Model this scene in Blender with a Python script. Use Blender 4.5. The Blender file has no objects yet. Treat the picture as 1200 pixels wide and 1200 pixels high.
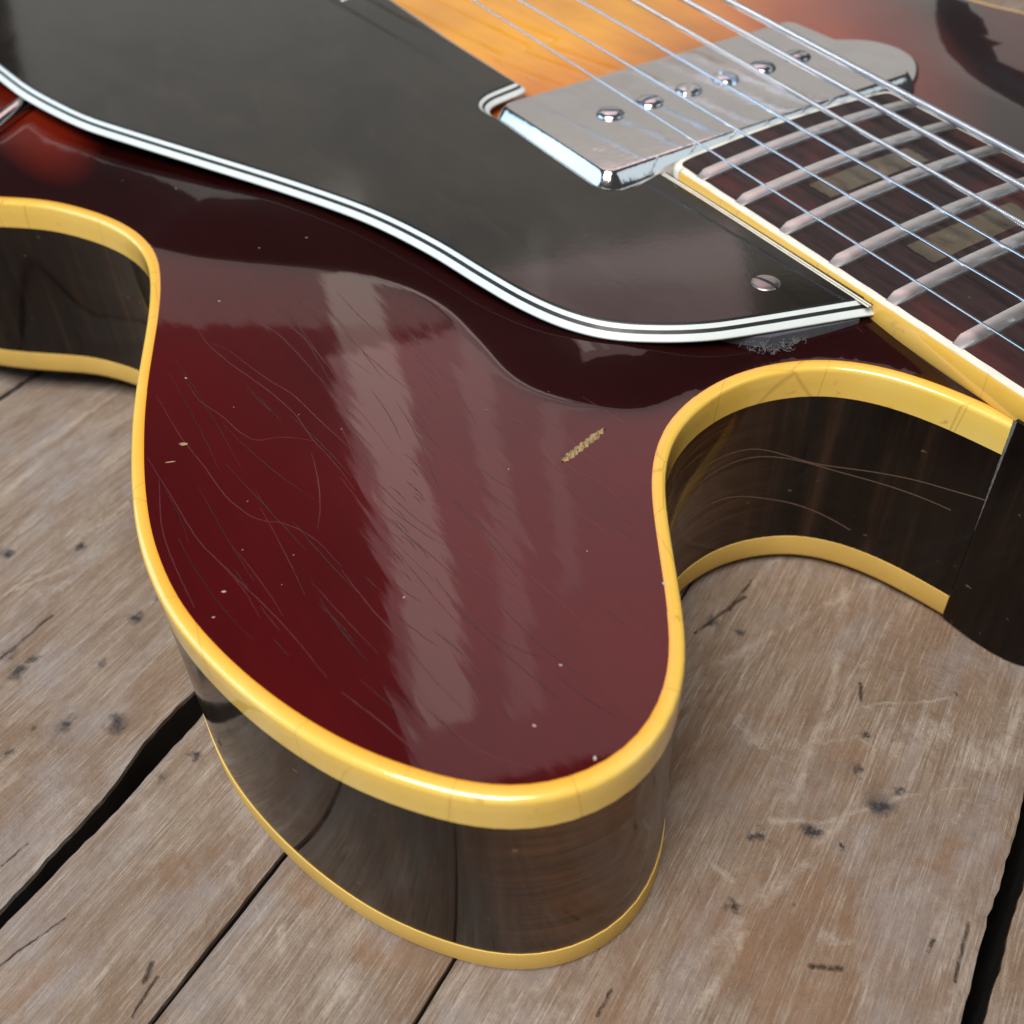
import bpy, bmesh, math, random
import numpy as np
from mathutils import Matrix, Vector
from mathutils.geometry import delaunay_2d_cdt

random.seed(7); rng = np.random.default_rng(7)
S = 0.001                                  # everything below is written in millimetres
scene = bpy.context.scene
C = scene.collection

# ------------------------------------------------------------------ camera
cam = bpy.data.cameras.new('camera')
camo = bpy.data.objects.new('camera', cam); C.objects.link(camo)
R = [[0.5285414799, 0.8483343066, -0.0311898739], [0.5751814563, -0.3848962222, -0.7218179759], [-0.6243478167, 0.3635709041, -0.6913797809]]
m = Matrix(((R[0][0], -R[1][0], -R[2][0], 0.3147649*1), (R[0][1], -R[1][1], -R[2][1], -0.1495282), (R[0][2], -R[1][2], -R[2][2], 0.1420795), (0, 0, 0, 1)))
camo.matrix_world = m
cam.sensor_width = 36; cam.lens = 36*1269.61/1200
cam.clip_start = 0.005; cam.clip_end = 50
cam.dof.use_dof = True; cam.dof.focus_distance = 0.156; cam.dof.aperture_fstop = 26.0; cam.dof.aperture_blades = 0
scene.camera = camo

# ------------------------------------------------------------------ light
world = bpy.data.worlds.new('World'); scene.world = world; world.use_nodes = True
bg = world.node_tree.nodes['Background']; bg.inputs[0].default_value = (0.86, 0.92, 1.0, 1); bg.inputs[1].default_value = 0.055
TGT = Vector((0.20, -0.09, 0.045))

def window_wall_lamp(name, az, el, dist, w, h, radiance, col, roll=0):
    """a rectangular lamp for a window or the lit wall, facing the guitar, seen from it at azimuth az and elevation el"""
    a, e = math.radians(az), math.radians(el)
    d = Vector((math.cos(a)*math.cos(e), math.sin(a)*math.cos(e), math.sin(e)))
    l = bpy.data.lights.new(name, 'AREA'); l.shape = 'RECTANGLE'; l.size = w; l.size_y = h
    l.energy = radiance*math.pi*w*h; l.color = col
    o = bpy.data.objects.new(name, l); C.objects.link(o)
    z = d; x = Vector((0, 0, 1)).cross(z).normalized(); y = z.cross(x)
    cr, sr = math.cos(math.radians(roll)), math.sin(math.radians(roll)); x, y = x*cr+y*sr, y*cr-x*sr
    o.matrix_world = Matrix(((x.x, y.x, z.x, TGT.x+d.x*dist), (x.y, y.y, z.y, TGT.y+d.y*dist), (x.z, y.z, z.z, TGT.z+d.z*dist), (0, 0, 0, 1)))
    return o
window_wall_lamp('window_wall_lamp', 230, 25, 2.2, 2.0, 1.35, 2.4, (0.50, 0.76, 1.0))
window_wall_lamp('window_wall_lamp', 300, 63, 2.2, 1.3, 1.1, 16.2, (1.0, 0.95, 0.88))
window_wall_lamp('window_wall_lamp', 50, 38, 2.4, 1.2, 1.0, 0.9, (0.75, 0.92, 1.0))
window_wall_lamp('window_wall_lamp', 144, 45, 2.6, 1.10, 1.16, 1.02, (1.0, 0.68, 0.68), 14)
window_wall_lamp('window_wall_lamp', 158, 42, 2.5, 0.13, 1.20, 1.0, (1.0, 0.94, 0.80), 4)
window_wall_lamp('window_wall_lamp', 150.5, 44, 2.45, 0.07, 1.0, 0.40, (1.0, 0.90, 0.80), 4)
window_wall_lamp('window_wall_lamp', 146, 40, 2.45, 0.05, 0.8, 0.30, (1.0, 0.90, 0.80), 4)
window_wall_lamp('window_wall_lamp', 147, 19.5, 2.6, 2.42, 1.28, 0.43, (1.0, 0.97, 0.90))  # added lamp, stands in for the pale wall beyond the guitar

scene.view_settings.view_transform = 'Standard'; scene.view_settings.look = 'None'
scene.view_settings.exposure = 0.0; scene.view_settings.gamma = 1.0
scene.cycles.max_bounces = 8

# ------------------------------------------------------------------ node helpers
def mat(name):
    mt = bpy.data.materials.new(name); mt.use_nodes = True
    nt = mt.node_tree; b = nt.nodes['Principled BSDF']
    return mt, nt, b
def N(nt, t, **kw):
    n = nt.nodes.new(t)
    for k, v in kw.items():
        if k == 'inp':
            for kk, vv in v.items(): n.inputs[kk].default_value = vv
        else: setattr(n, k, v)
    return n
def coords(nt, scale=(1, 1, 1), rot=(0, 0, 0), loc=(0, 0, 0), kind='Object'):
    tc = N(nt, 'ShaderNodeTexCoord'); mp = N(nt, 'ShaderNodeMapping')
    mp.inputs['Scale'].default_value = scale; mp.inputs['Rotation'].default_value = rot; mp.inputs['Location'].default_value = loc
    nt.links.new(tc.outputs[kind], mp.inputs[0]); return mp.outputs[0]
def noise(nt, vec, scale=1, detail=4, rough=0.55, dist=0.0):
    n = N(nt, 'ShaderNodeTexNoise'); n.inputs['Scale'].default_value = scale; n.inputs['Detail'].default_value = detail
    n.inputs['Roughness'].default_value = rough; n.inputs['Distortion'].default_value = dist
    nt.links.new(vec, n.inputs['Vector']); return n.outputs['Fac']
def ramp(nt, fac, stops, interp='LINEAR'):
    r = N(nt, 'ShaderNodeValToRGB'); r.color_ramp.interpolation = interp
    e = r.color_ramp.elements
    while len(e) > 1: e.remove(e[-1])
    e[0].position = stops[0][0]; e[0].color = (*stops[0][1], 1) if not isinstance(stops[0][1], (int, float)) else (stops[0][1],)*3+(1,)
    for p_, c_ in stops[1:]:
        x = e.new(p_); x.color = (*c_, 1) if not isinstance(c_, (int, float)) else (c_,)*3+(1,)
    nt.links.new(fac, r.inputs[0]); return r.outputs[0]
def mix(nt, fac, a, b, mode='MIX'):
    n = N(nt, 'ShaderNodeMix', data_type='RGBA', blend_type=mode)
    for s, v in ((n.inputs[0], fac), (n.inputs[6], a), (n.inputs[7], b)):
        if hasattr(v, 'links') or isinstance(v, bpy.types.NodeSocket): nt.links.new(v, s)
        elif isinstance(v, (int, float)): s.default_value = v
        else: s.default_value = (*v, 1)
    return n.outputs[2]
def math_(nt, op, a, b=0.0):
    n = N(nt, 'ShaderNodeMath', operation=op)
    for s, v in ((n.inputs[0], a), (n.inputs[1], b)):
        if isinstance(v, bpy.types.NodeSocket): nt.links.new(v, s)
        else: s.default_value = v
    return n.outputs[0]
def bump(nt, b, h, dist_mm, strength=1.0, prev=None):
    n = N(nt, 'ShaderNodeBump'); n.inputs['Distance'].default_value = dist_mm*S; n.inputs['Strength'].default_value = strength
    nt.links.new(h, n.inputs['Height'])
    if prev is not None: nt.links.new(prev, n.inputs['Normal'])
    if b is not None: nt.links.new(n.outputs[0], b.inputs['Normal'])
    return n.outputs[0]

# ------------------------------------------------------------------ camera ray helper for marks that were measured on the photograph
Rn = np.array(R); CC = np.array([314.7649, -149.5282, 142.0795]); FP = 1269.61
def unp(pts, z):
    pts = np.asarray(pts, float); d = np.c_[(pts-600)/FP, np.ones(len(pts))]@Rn
    s = (z-CC[2])/d[:, 2]; return (CC+d*s[:, None])[:, :2]

TZ = lambda x, y: -0.4-0.033*(260-x)          # height of the table top

# ------------------------------------------------------------------ materials
def make_lacquer():
    mt, nt, b = mat('burst_lacquer')
    at = N(nt, 'ShaderNodeAttribute'); at.attribute_name = 'burst_shade'
    grain = noise(nt, coords(nt, (60, 900, 60)), 1, 5, 0.6)
    blot = noise(nt, coords(nt, (28, 45, 30)), 1, 3, 0.5)
    burst_shade = ramp(nt, at.outputs['Fac'], [(0.0, (0.068, 0.0014, 0.0024)), (0.20, (0.052, 0.0012, 0.0019)), (0.30, (0.016, 0.0010, 0.0010)), (0.45, (0.013, 0.0010, 0.0008)), (0.60, (0.17, 0.012, 0.004)), (0.74, (0.36, 0.055, 0.004)), (0.84, (0.60, 0.17, 0.002)), (0.95, (0.80, 0.30, 0.003)), (1.0, (0.85, 0.36, 0.004))])  # near-black middle stops: shade on the slope, put into the colour
    c = mix(nt, ramp(nt, blot, [(0.35, 0.0), (0.7, 0.55)]), burst_shade, (0.5, 0.42, 0.42), 'MULTIPLY')
    c = mix(nt, ramp(nt, grain, [(0.45, 0.0), (0.75, 0.25)]), c, (0.55, 0.5, 0.5), 'MULTIPLY')
    nt.links.new(c, b.inputs['Base Color'])
    b.inputs['Roughness'].default_value = 0.3
    b.inputs['Coat Weight'].default_value = 1.0; b.inputs['Coat Roughness'].default_value = 0.035; b.inputs['Coat IOR'].default_value = 1.5
    b.inputs['Specular IOR Level'].default_value = 0.1
    wav = noise(nt, coords(nt, (22, 120, 22), rot=(0, 0, 0.10)), 1, 2, 0.45, 0.6)
    n1 = bump(nt, None, wav, 0.045)
    vo = N(nt, 'ShaderNodeTexVoronoi', feature='F1'); vo.inputs['Scale'].default_value = 1
    vv = coords(nt, (60, 330, 60), rot=(0, 0, 0.06))
    wn = N(nt, 'ShaderNodeTexNoise'); wn.inputs['Scale'].default_value = 1.4; nt.links.new(vv, wn.inputs['Vector'])
    va = N(nt, 'ShaderNodeVectorMath', operation='ADD'); nt.links.new(vv, va.inputs[0]); nt.links.new(wn.outputs['Color'], va.inputs[1])
    nt.links.new(va.outputs[0], vo.inputs['Vector'])
    n2 = bump(nt, None, vo.outputs['Distance'], 0.006, prev=n1)
    fine = noise(nt, coords(nt, (700, 700, 700)), 1, 2, 0.5)
    n3 = bump(nt, None, fine, 0.0012, prev=n2)
    nt.links.new(n3, b.inputs['Coat Normal']); nt.links.new(n3, b.inputs['Normal'])
    rr = noise(nt, coords(nt, (60, 260, 60), rot=(0, 0, 0.3)), 1, 4, 0.6)
    nt.links.new(ramp(nt, rr, [(0.4, 0.02), (0.8, 0.07)]), b.inputs['Coat Roughness'])
    return mt
def make_plain(name, col, rough=0.4, metal=0.0, coat=0.0, var=0.25, nscale=200, bumpd=0.0, spec=0.5):
    mt, nt, b = mat(name)
    v = noise(nt, coords(nt), nscale, 4, 0.6)
    c = mix(nt, ramp(nt, v, [(0.3, 0.0), (0.75, 1.0)]), col, tuple(x*(1-var) for x in col))
    nt.links.new(c, b.inputs['Base Color'])
    nt.links.new(ramp(nt, v, [(0.3, rough*0.75), (0.8, min(1, rough*1.35))]), b.inputs['Roughness'])
    b.inputs['Metallic'].default_value = metal; b.inputs['Coat Weight'].default_value = coat; b.inputs['Coat Roughness'].default_value = 0.06
    b.inputs['Specular IOR Level'].default_value = spec
    if bumpd: bump(nt, b, noise(nt, coords(nt), nscale*3, 3, 0.6), bumpd)
    return mt
def make_binding():
    mt, nt, b = mat('aged_binding')
    v = noise(nt, coords(nt), 45, 4, 0.6)
    c = ramp(nt, v, [(0.3, (0.83, 0.52, 0.075)), (0.55, (0.87, 0.58, 0.11)), (0.8, (0.89, 0.67, 0.20))])
    g = noise(nt, coords(nt), 260, 5, 0.7)
    c = mix(nt, ramp(nt, g, [(0.62, 0.0), (0.72, 0.55)]), c, (0.38, 0.17, 0.03))
    at = N(nt, 'ShaderNodeAttribute'); at.attribute_name = 'tint'
    c = mix(nt, ramp(nt, at.outputs['Fac'], [(0.0, 0.0), (0.5, 0.25), (0.82, 0.55), (1.0, 1.0)]), c, (0.74, 0.32, 0.02))
    w = N(nt, 'ShaderNodeTexVoronoi', feature='DISTANCE_TO_EDGE'); nt.links.new(coords(nt, (55, 55, 9)), w.inputs['Vector']); w.inputs['Scale'].default_value = 1
    c = mix(nt, ramp(nt, w.outputs['Distance'], [(0.0, 0.45), (0.006, 0.0)]), c, (0.35, 0.17, 0.03))
    nt.links.new(c, b.inputs['Base Color'])
    b.inputs['Roughness'].default_value = 0.3; b.inputs['Coat Weight'].default_value = 1.0; b.inputs['Coat Roughness'].default_value = 0.02; b.inputs['Coat IOR'].default_value = 1.65
    n1 = bump(nt, None, v, 0.05); n2 = bump(nt, b, g, 0.012, prev=n1); nt.links.new(n2, b.inputs['Coat Normal'])
    return mt
def make_side():
    mt, nt, b = mat('side_lacquer')
    tcx = coords(nt, (1, 1, 1))
    sx = N(nt, 'ShaderNodeSeparateXYZ'); nt.links.new(tcx, sx.inputs[0])
    vert = noise(nt, coords(nt, (260, 260, 14)), 1, 5, 0.65)      # streaks running down the side
    horiz = noise(nt, coords(nt, (30, 30, 900)), 1, 5, 0.7)
    big = noise(nt, coords(nt, (22, 22, 22)), 1, 3, 0.5)
    dark = ramp(nt, vert, [(0.3, (0.003, 0.0025, 0.0025)), (0.55, (0.010, 0.006, 0.0045)), (0.78, (0.040, 0.021, 0.013))])
    brown = ramp(nt, horiz, [(0.3, (0.035, 0.012, 0.006)), (0.6, (0.15, 0.062, 0.026)), (0.8, (0.27, 0.13, 0.06))])
    # worn brown areas: round the horn tip and inside the cutaway
    at = N(nt, 'ShaderNodeAttribute'); at.attribute_name = 'brown'
    f = math_(nt, 'ADD', at.outputs['Fac'], math_(nt, 'MULTIPLY', math_(nt, 'SUBTRACT', big, 0.5), 0.9))
    c = mix(nt, ramp(nt, f, [(0.26, 0.0), (0.9, 0.62)]), dark, brown)
    sp = noise(nt, coords(nt, (380, 380, 700)), 1, 2, 0.5)
    c = mix(nt, ramp(nt, sp, [(0.735, 0.0), (0.77, 0.35)]), c, (0.30, 0.22, 0.11))
    nt.links.new(c, b.inputs['Base Color'])
    b.inputs['Roughness'].default_value = 0.45; b.inputs['Specular IOR Level'].default_value = 0.04
    b.inputs['Coat Weight'].default_value = 0.8; b.inputs['Coat IOR'].default_value = 1.4
    nt.links.new(ramp(nt, vert, [(0.3, 0.05), (0.8, 0.14)]), b.inputs['Coat Roughness'])
    n1 = bump(nt, None, vert, 0.012); n2 = bump(nt, None, big, 0.2, prev=n1)
    nt.links.new(n2, b.inputs['Coat Normal']); nt.links.new(n2, b.inputs['Normal'])
    return mt
BLOTS = [((1032, 944), 3.0), ((1052, 930), 1.1), ((952, 972), 1.5), ((888, 978), 1.3), ((1003, 902), 1.1), ((860, 1058), 1.0), ((985, 995), 0.8), ((191, 911), 1.5), ((78, 850), 1.8), ((42, 852), 1.0), ((115, 778), 1.5), ((22, 786), 2.2), ((36, 770), 1.2), ((8, 765), 2.0), ((158, 722), 2.0), ((185, 700), 1.3), ((135, 845), 2.4), ((228, 885), 1.3), ((868, 742), 1.2), ((835, 730), 1.5), ((95, 640), 1.4), ((5, 645), 2.0), ((10, 885), 1.2), ((1015, 865), 0.6), ((1118, 812), 0.7), ((930, 1060), 0.5)]
RUST = [((205, 1012), 5.0), ((245, 1000), 3.0), ((345, 1030), 4.0), ((455, 1110), 4.0), ((840, 900), 8.0), ((860, 1090), 11.0), ((950, 1160), 10.0), ((870, 830), 6.0), ((720, 1180), 8.0), ((1130, 1010), 3.5), ((90, 590), 5.0), ((1000, 890), 4.0), ((30, 1160), 4.0), ((980, 1080), 8.0)]
PALE = [((60, 1000), 6.0), ((120, 940), 5.0), ((905, 862), 3.0), ((1050, 860), 2.4), ((965, 1118), 2.0), ((1100, 850), 3.0), ((1165, 880), 5.0), ((300, 940), 5.0), ((410, 1175), 5.0), ((1130, 1100), 5.0), ((60, 690), 3.0), ((640, 1170), 5.0)]
SCUFF = [((840, 779), (985, 700), 0.8), ((985, 700), (1030, 682), 0.9), ((970, 830), (945, 890), 0.9), ((945, 890), (930, 935), 0.8), ((800, 1140), (940, 1010), 1.0), ((940, 1010), (985, 960), 0.6), ((960, 962), (1080, 930), 0.45), ((1080, 930), (1160, 918), 0.3), ((1015, 826), (1110, 818), 0.35), ((965, 870), (1005, 862), 0.3), ((1005, 862), (1025, 880), 0.3), ((828, 1012), (860, 1030), 0.5), ((860, 1090), (872, 1070), 0.5), ((855, 1130), (872, 1080), 0.6), ((905, 960), (960, 962), 0.6), ((875, 690), (925, 640), 0.5), ((990, 650), (985, 760), 0.8), ((985, 760), (970, 830), 0.7), ((330, 1088), (328, 1125), 0.7), ((275, 1150), (285, 1175), 0.7), ((270, 1010), (278, 1040), 0.5), ((300, 1060), (306, 1082), 0.25), ((0, 700), (150, 590), 0.5), ((0, 560), (160, 440), 0.5), ((20, 690), (130, 640), 0.5), ((0, 640), (165, 515), 0.35), ((1180, 860), (1120, 960), 0.5), ((1100, 1190), (1150, 1120), 0.7), ((820, 1180), (860, 1120), 0.5), ((1050, 720), (1010, 780), 0.5), ((640, 1150), (560, 1200), 0.8)]
SPLIT = [((0, 1130), (75, 1075), 0.22), ((0, 1010), (30, 985), 0.2), ((155, 1190), (185, 1145), 0.3), ((872, 700), (815, 740), 0.45), ((880, 680), (855, 715), 0.4), ((0, 770), (60, 720), 0.35), ((1094, 1100), (1088, 1112), 0.35), ((985, 1134), (950, 1133), 0.5), ((858, 1054), (862, 1066), 0.6), ((1010, 820), (1008, 800), 0.4), ((700, 1190), (716, 1160), 0.3), ((1120, 1150), (1135, 1080), 0.3), ((170, 1150), (178, 1130), 0.5)]
def make_wood():
    mt, nt, b = mat('weathered_plank')
    oi = N(nt, 'ShaderNodeObjectInfo')
    cb = N(nt, 'ShaderNodeCombineXYZ'); nt.links.new(math_(nt, 'MULTIPLY', oi.outputs['Random'], 7.0), cb.inputs[0]); nt.links.new(math_(nt, 'MULTIPLY', oi.outputs['Random'], 3.0), cb.inputs[1])
    def co(s, rot=(0, 0, 0)):
        v = N(nt, 'ShaderNodeVectorMath', operation='ADD'); nt.links.new(coords(nt, s, rot), v.inputs[0]); nt.links.new(cb.outputs[0], v.inputs[1]); return v.outputs[0]
    # world position flattened to the table's plane, edges roughened by a small noise
    geo = N(nt, 'ShaderNodeNewGeometry')
    fl = N(nt, 'ShaderNodeVectorMath', operation='MULTIPLY'); nt.links.new(geo.outputs['Position'], fl.inputs[0]); fl.inputs[1].default_value = (1000, 1000, 0)
    def jitter(scale, amp):
        n_ = N(nt, 'ShaderNodeTexNoise'); n_.inputs['Scale'].default_value = scale; n_.inputs['Detail'].default_value = 8; n_.inputs['Roughness'].default_value = 0.72; nt.links.new(geo.outputs['Position'], n_.inputs['Vector'])
        m1 = N(nt, 'ShaderNodeVectorMath', operation='SUBTRACT'); nt.links.new(n_.outputs['Color'], m1.inputs[0]); m1.inputs[1].default_value = (.5, .5, .5)
        m2 = N(nt, 'ShaderNodeVectorMath', operation='MULTIPLY'); nt.links.new(m1.outputs[0], m2.inputs[0]); m2.inputs[1].default_value = (amp, amp, 0)
        m3 = N(nt, 'ShaderNodeVectorMath', operation='ADD'); nt.links.new(fl.outputs[0], m3.inputs[0]); nt.links.new(m2.outputs[0], m3.inputs[1]); return m3.outputs[0]
    PJ, PL = jitter(260, 7.0), jitter(70, 34.0)
    def tpos(px):
        z = -2.0
        for _ in range(30): q = unp([px], z)[0]; z = TZ(*q)
        return (float(q[0]), float(q[1]), 0)
    def blobs(lst, P, soft):
        out = None
        for px, rad in lst:
            d = N(nt, 'ShaderNodeVectorMath', operation='DISTANCE'); nt.links.new(P, d.inputs[0]); d.inputs[1].default_value = tpos(px)
            v = math_(nt, 'DIVIDE', d.outputs['Value'], rad); out = v if out is None else math_(nt, 'MINIMUM', out, v)
        return ramp(nt, out, [(max(0, 1-soft), 1.0), (1.0, 0.0)])
    def segs(lst, P, soft=1.0):
        out = None
        for A, B, w in lst:
            A, B = Vector(tpos(A)), Vector(tpos(B)); ba = B-A
            pa = N(nt, 'ShaderNodeVectorMath', operation='SUBTRACT'); nt.links.new(P, pa.inputs[0]); pa.inputs[1].default_value = A
            dt = N(nt, 'ShaderNodeVectorMath', operation='DOT_PRODUCT'); nt.links.new(pa.outputs[0], dt.inputs[0]); dt.inputs[1].default_value = ba/ba.length_squared
            cl = N(nt, 'ShaderNodeClamp'); nt.links.new(dt.outputs['Value'], cl.inputs[0])
            sc_ = N(nt, 'ShaderNodeVectorMath', operation='SCALE'); sc_.inputs[0].default_value = ba; nt.links.new(cl.outputs[0], sc_.inputs['Scale'])
            ds = N(nt, 'ShaderNodeVectorMath', operation='DISTANCE'); nt.links.new(pa.outputs[0], ds.inputs[0]); nt.links.new(sc_.outputs[0], ds.inputs[1])
            v = math_(nt, 'DIVIDE', ds.outputs['Value'], w); out = v if out is None else math_(nt, 'MINIMUM', out, v)
        return ramp(nt, out, [(1-soft, 1.0), (1.0, 0.0)])
    big = noise(nt, co((22, 40, 22)), 1, 5, 0.65, 0.8)
    patch = noise(nt, co((60, 95, 60), (0, 0, 0.4)), 1, 8, 0.72, 0.5)
    mid = noise(nt, co((38, 420, 110), (0, 0, 0.08)), 1, 8, 0.70, 0.5)
    fib = noise(nt, co((130, 3400, 330), (0, 0, 0.04)), 1, 5, 0.75, 0.2)
    fib2 = noise(nt, co((320, 8000, 900), (0, 0, -0.05)), 1, 3, 0.8)
    lump = noise(nt, co((240, 330, 240)), 1, 5, 0.62, 0.3)
    grit = noise(nt, co((3600, 5200, 3600)), 1, 3, 0.75)
    c = ramp(nt, big, [(0.28, (0.165, 0.100, 0.060)), (0.42, (0.225, 0.158, 0.110)), (0.55, (0.265, 0.205, 0.160)), (0.68, (0.225, 0.170, 0.135)), (0.8, (0.165, 0.098, 0.056))])
    c = mix(nt, ramp(nt, patch, [(0.36, 0.65), (0.52, 0.0)]), c, (0.19, 0.12, 0.078))
    c = mix(nt, ramp(nt, patch, [(0.52, 0.0), (0.70, 0.4)]), c, (0.44, 0.38, 0.33))
    c = mix(nt, ramp(nt, mid, [(0.35, 0.8), (0.48, 0.0)]), c, (0.175, 0.115, 0.080))
    c = mix(nt, ramp(nt, mid, [(0.55, 0.0), (0.68, 0.45)]), c, (0.53, 0.475, 0.43))
    c = mix(nt, ramp(nt, fib, [(0.36, 0.85), (0.50, 0.0)]), c, (0.165, 0.105, 0.072))
    c = mix(nt, ramp(nt, fib, [(0.54, 0.0), (0.68, 0.45)]), c, (0.58, 0.52, 0.47))
    c = mix(nt, ramp(nt, fib2, [(0.36, 0.45), (0.48, 0.0)]), c, (0.20, 0.14, 0.105))
    c = mix(nt, ramp(nt, grit, [(0.32, 0.45), (0.5, 0.0)]), c, (0.24, 0.185, 0.15))
    c = mix(nt, ramp(nt, grit, [(0.58, 0.0), (0.72, 0.3)]), c, (0.50, 0.44, 0.38))
    cool = noise(nt, co((38, 70, 38), (0, 0, -0.4)), 1, 5, 0.65, 0.4)
    c = mix(nt, ramp(nt, cool, [(0.50, 0.0), (0.64, 0.40)]), c, (0.295, 0.275, 0.285))
    c = mix(nt, math_(nt, 'MULTIPLY', blobs(RUST, PL, 0.9), ramp(nt, mid, [(0.36, 0.75), (0.62, 0.25)])), c, (0.22, 0.120, 0.065))
    c = mix(nt, math_(nt, 'MULTIPLY', math_(nt, 'MULTIPLY', blobs(PALE, PL, 0.95), 0.30), ramp(nt, fib, [(0.35, 0.3), (0.6, 1.0)])), c, (0.60, 0.55, 0.505))
    sk = math_(nt, 'MULTIPLY', segs([(a_, b__, w_*1.5) for a_, b__, w_ in SCUFF], jitter(260, 3.2)), ramp(nt, noise(nt, co((170, 170, 170)), 1, 5, 0.7), [(0.40, 0.05), (0.60, 0.75)]))
    c = mix(nt, math_(nt, 'MULTIPLY', sk, 0.75), c, (0.47, 0.405, 0.345))
    sc3n = noise(nt, co((34, 200, 60), (0, 0, 1.0)), 1, 9, 0.8, 0.2); sc4n = noise(nt, co((34, 200, 60), (0, 0, -0.7)), 1, 9, 0.8, 0.2)
    msk = ramp(nt, noise(nt, co((45, 45, 45)), 1, 5, 0.7), [(0.48, 0.0), (0.62, 0.35)])
    scr3 = math_(nt, 'MULTIPLY', math_(nt, 'MAXIMUM', ramp(nt, sc3n, [(0.58, 0.0), (0.66, 0.8)]), ramp(nt, sc4n, [(0.60, 0.0), (0.68, 0.7)])), msk)
    c = mix(nt, scr3, c, (0.60, 0.555, 0.51))
    blot = math_(nt, 'MULTIPLY', blobs(BLOTS, PJ, 0.75), ramp(nt, lump, [(0.38, 0.35), (0.55, 0.95)]))
    c = mix(nt, blot, c, (0.028, 0.028, 0.034))
    spl = math_(nt, 'MULTIPLY', segs(SPLIT, jitter(200, 1.3), 0.95), ramp(nt, noise(nt, co((500, 900, 500)), 1, 4, 0.7), [(0.36, 0.15), (0.55, 0.9)]))
    c = mix(nt, spl, c, (0.045, 0.028, 0.02))
    sp = noise(nt, co((420, 560, 420)), 1, 4, 0.65, 0.6)
    c = mix(nt, ramp(nt, sp, [(0.73, 0.0), (0.77, 0.7)]), c, (0.08, 0.055, 0.04))
    nt.links.new(c, b.inputs['Base Color'])
    b.inputs['Roughness'].default_value = 0.8; b.inputs['Specular IOR Level'].default_value = 0.25
    n1 = bump(nt, None, big, 1.6); n2 = bump(nt, None, lump, 0.42, prev=n1); n2b = bump(nt, None, mid, 0.30, prev=n2); n3 = bump(nt, None, fib, 0.16, prev=n2b); n4 = bump(nt, None, patch, 0.6, prev=n3)
    n5 = bump(nt, None, sk, 0.12, prev=n4); n6 = bump(nt, None, spl, -0.5, prev=n5); bump(nt, b, grit, 0.05, prev=n6)
    return mt
def make_guard():
    mt, nt, b = mat('black_guard_plastic')
    v = noise(nt, coords(nt, (28, 40, 28), (0, 0, 0.5)), 1, 4, 0.6, 0.5)
    c = ramp(nt, v, [(0.3, (0.009, 0.007, 0.005)), (0.7, (0.022, 0.018, 0.014))])
    v2 = noise(nt, coords(nt, (60, 150, 60), (0, 0, -0.5)), 1, 5, 0.65, 0.8)
    c = mix(nt, ramp(nt, v2, [(0.52, 0.0), (0.75, 0.35)]), c, (0.040, 0.034, 0.030))
    sm = noise(nt, coords(nt), 900, 2, 0.5)
    c = mix(nt, ramp(nt, sm, [(0.78, 0.0), (0.83, 0.35)]), c, (0.25, 0.24, 0.23))
    nt.links.new(c, b.inputs['Base Color'])
    nt.links.new(ramp(nt, v, [(0.3, 0.05), (0.75, 0.11)]), b.inputs['Roughness'])
    b.inputs['IOR'].default_value = 1.5
    n1 = bump(nt, None, noise(nt, coords(nt), 22, 2, 0.5), 0.09); bump(nt, b, sm, 0.004, prev=n1)
    return mt
def make_rosewood():
    mt, nt, b = mat('rosewood')
    f = noise(nt, coords(nt, (60, 700, 60)), 1, 6, 0.7, 0.3)
    g = noise(nt, coords(nt, (50, 90, 50)), 1, 3, 0.5)
    c = ramp(nt, f, [(0.3, (0.010, 0.007, 0.008)), (0.6, (0.034, 0.020, 0.020)), (0.8, (0.07, 0.035, 0.03))])
    c = mix(nt, ramp(nt, g, [(0.52, 0.0), (0.66, 0.6)]), c, (0.085, 0.022, 0.020))
    d = noise(nt, coords(nt), 1500, 2, 0.5)
    c = mix(nt, ramp(nt, d, [(0.74, 0.0), (0.78, 0.35)]), c, (0.3, 0.27, 0.25))
    nt.links.new(c, b.inputs['Base Color']); b.inputs['Roughness'].default_value = 0.42; b.inputs['Specular IOR Level'].default_value = 0.25
    bump(nt, b, f, 0.03); return mt
def make_pearl():
    mt, nt, b = mat('pearl_inlay')
    f = noise(nt, coords(nt, (120, 260, 120), (0, 0, 0.7)), 1, 4, 0.6, 1.0)
    c = ramp(nt, f, [(0.3, (0.050, 0.038, 0.026)), (0.45, (0.095, 0.072, 0.048)), (0.55, (0.080, 0.074, 0.056)), (0.65, (0.15, 0.100, 0.066)), (0.8, (0.16, 0.085, 0.05))])
    nt.links.new(c, b.inputs['Base Color']); b.inputs['Roughness'].default_value = 0.28; return mt
def make_nickel(name, col, r0, r1, bd=0.03):
    mt, nt, b = mat(name)
    v = noise(nt, coords(nt), 90, 5, 0.65, 0.3)
    nt.links.new(mix(nt, ramp(nt, v, [(0.45, 0.0), (0.8, 0.5)]), col, tuple(x*0.75 for x in col)), b.inputs['Base Color'])
    nt.links.new(ramp(nt, v, [(0.3, r0), (0.8, r1)]), b.inputs['Roughness'])
    b.inputs['Metallic'].default_value = 1.0
    bump(nt, b, v, bd); return mt
def make_wound():
    mt, nt, b = mat('wound_string_metal')
    w = N(nt, 'ShaderNodeTexWave', wave_type='BANDS', bands_direction='X'); w.inputs['Scale'].default_value = 700
    nt.links.new(coords(nt), w.inputs['Vector'])
    b.inputs['Base Color'].default_value = (0.66, 0.71, 0.80, 1); b.inputs['Metallic'].default_value = 1; b.inputs['Roughness'].default_value = 0.36
    bump(nt, b, w.outputs['Fac'], 0.12); return mt

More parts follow.
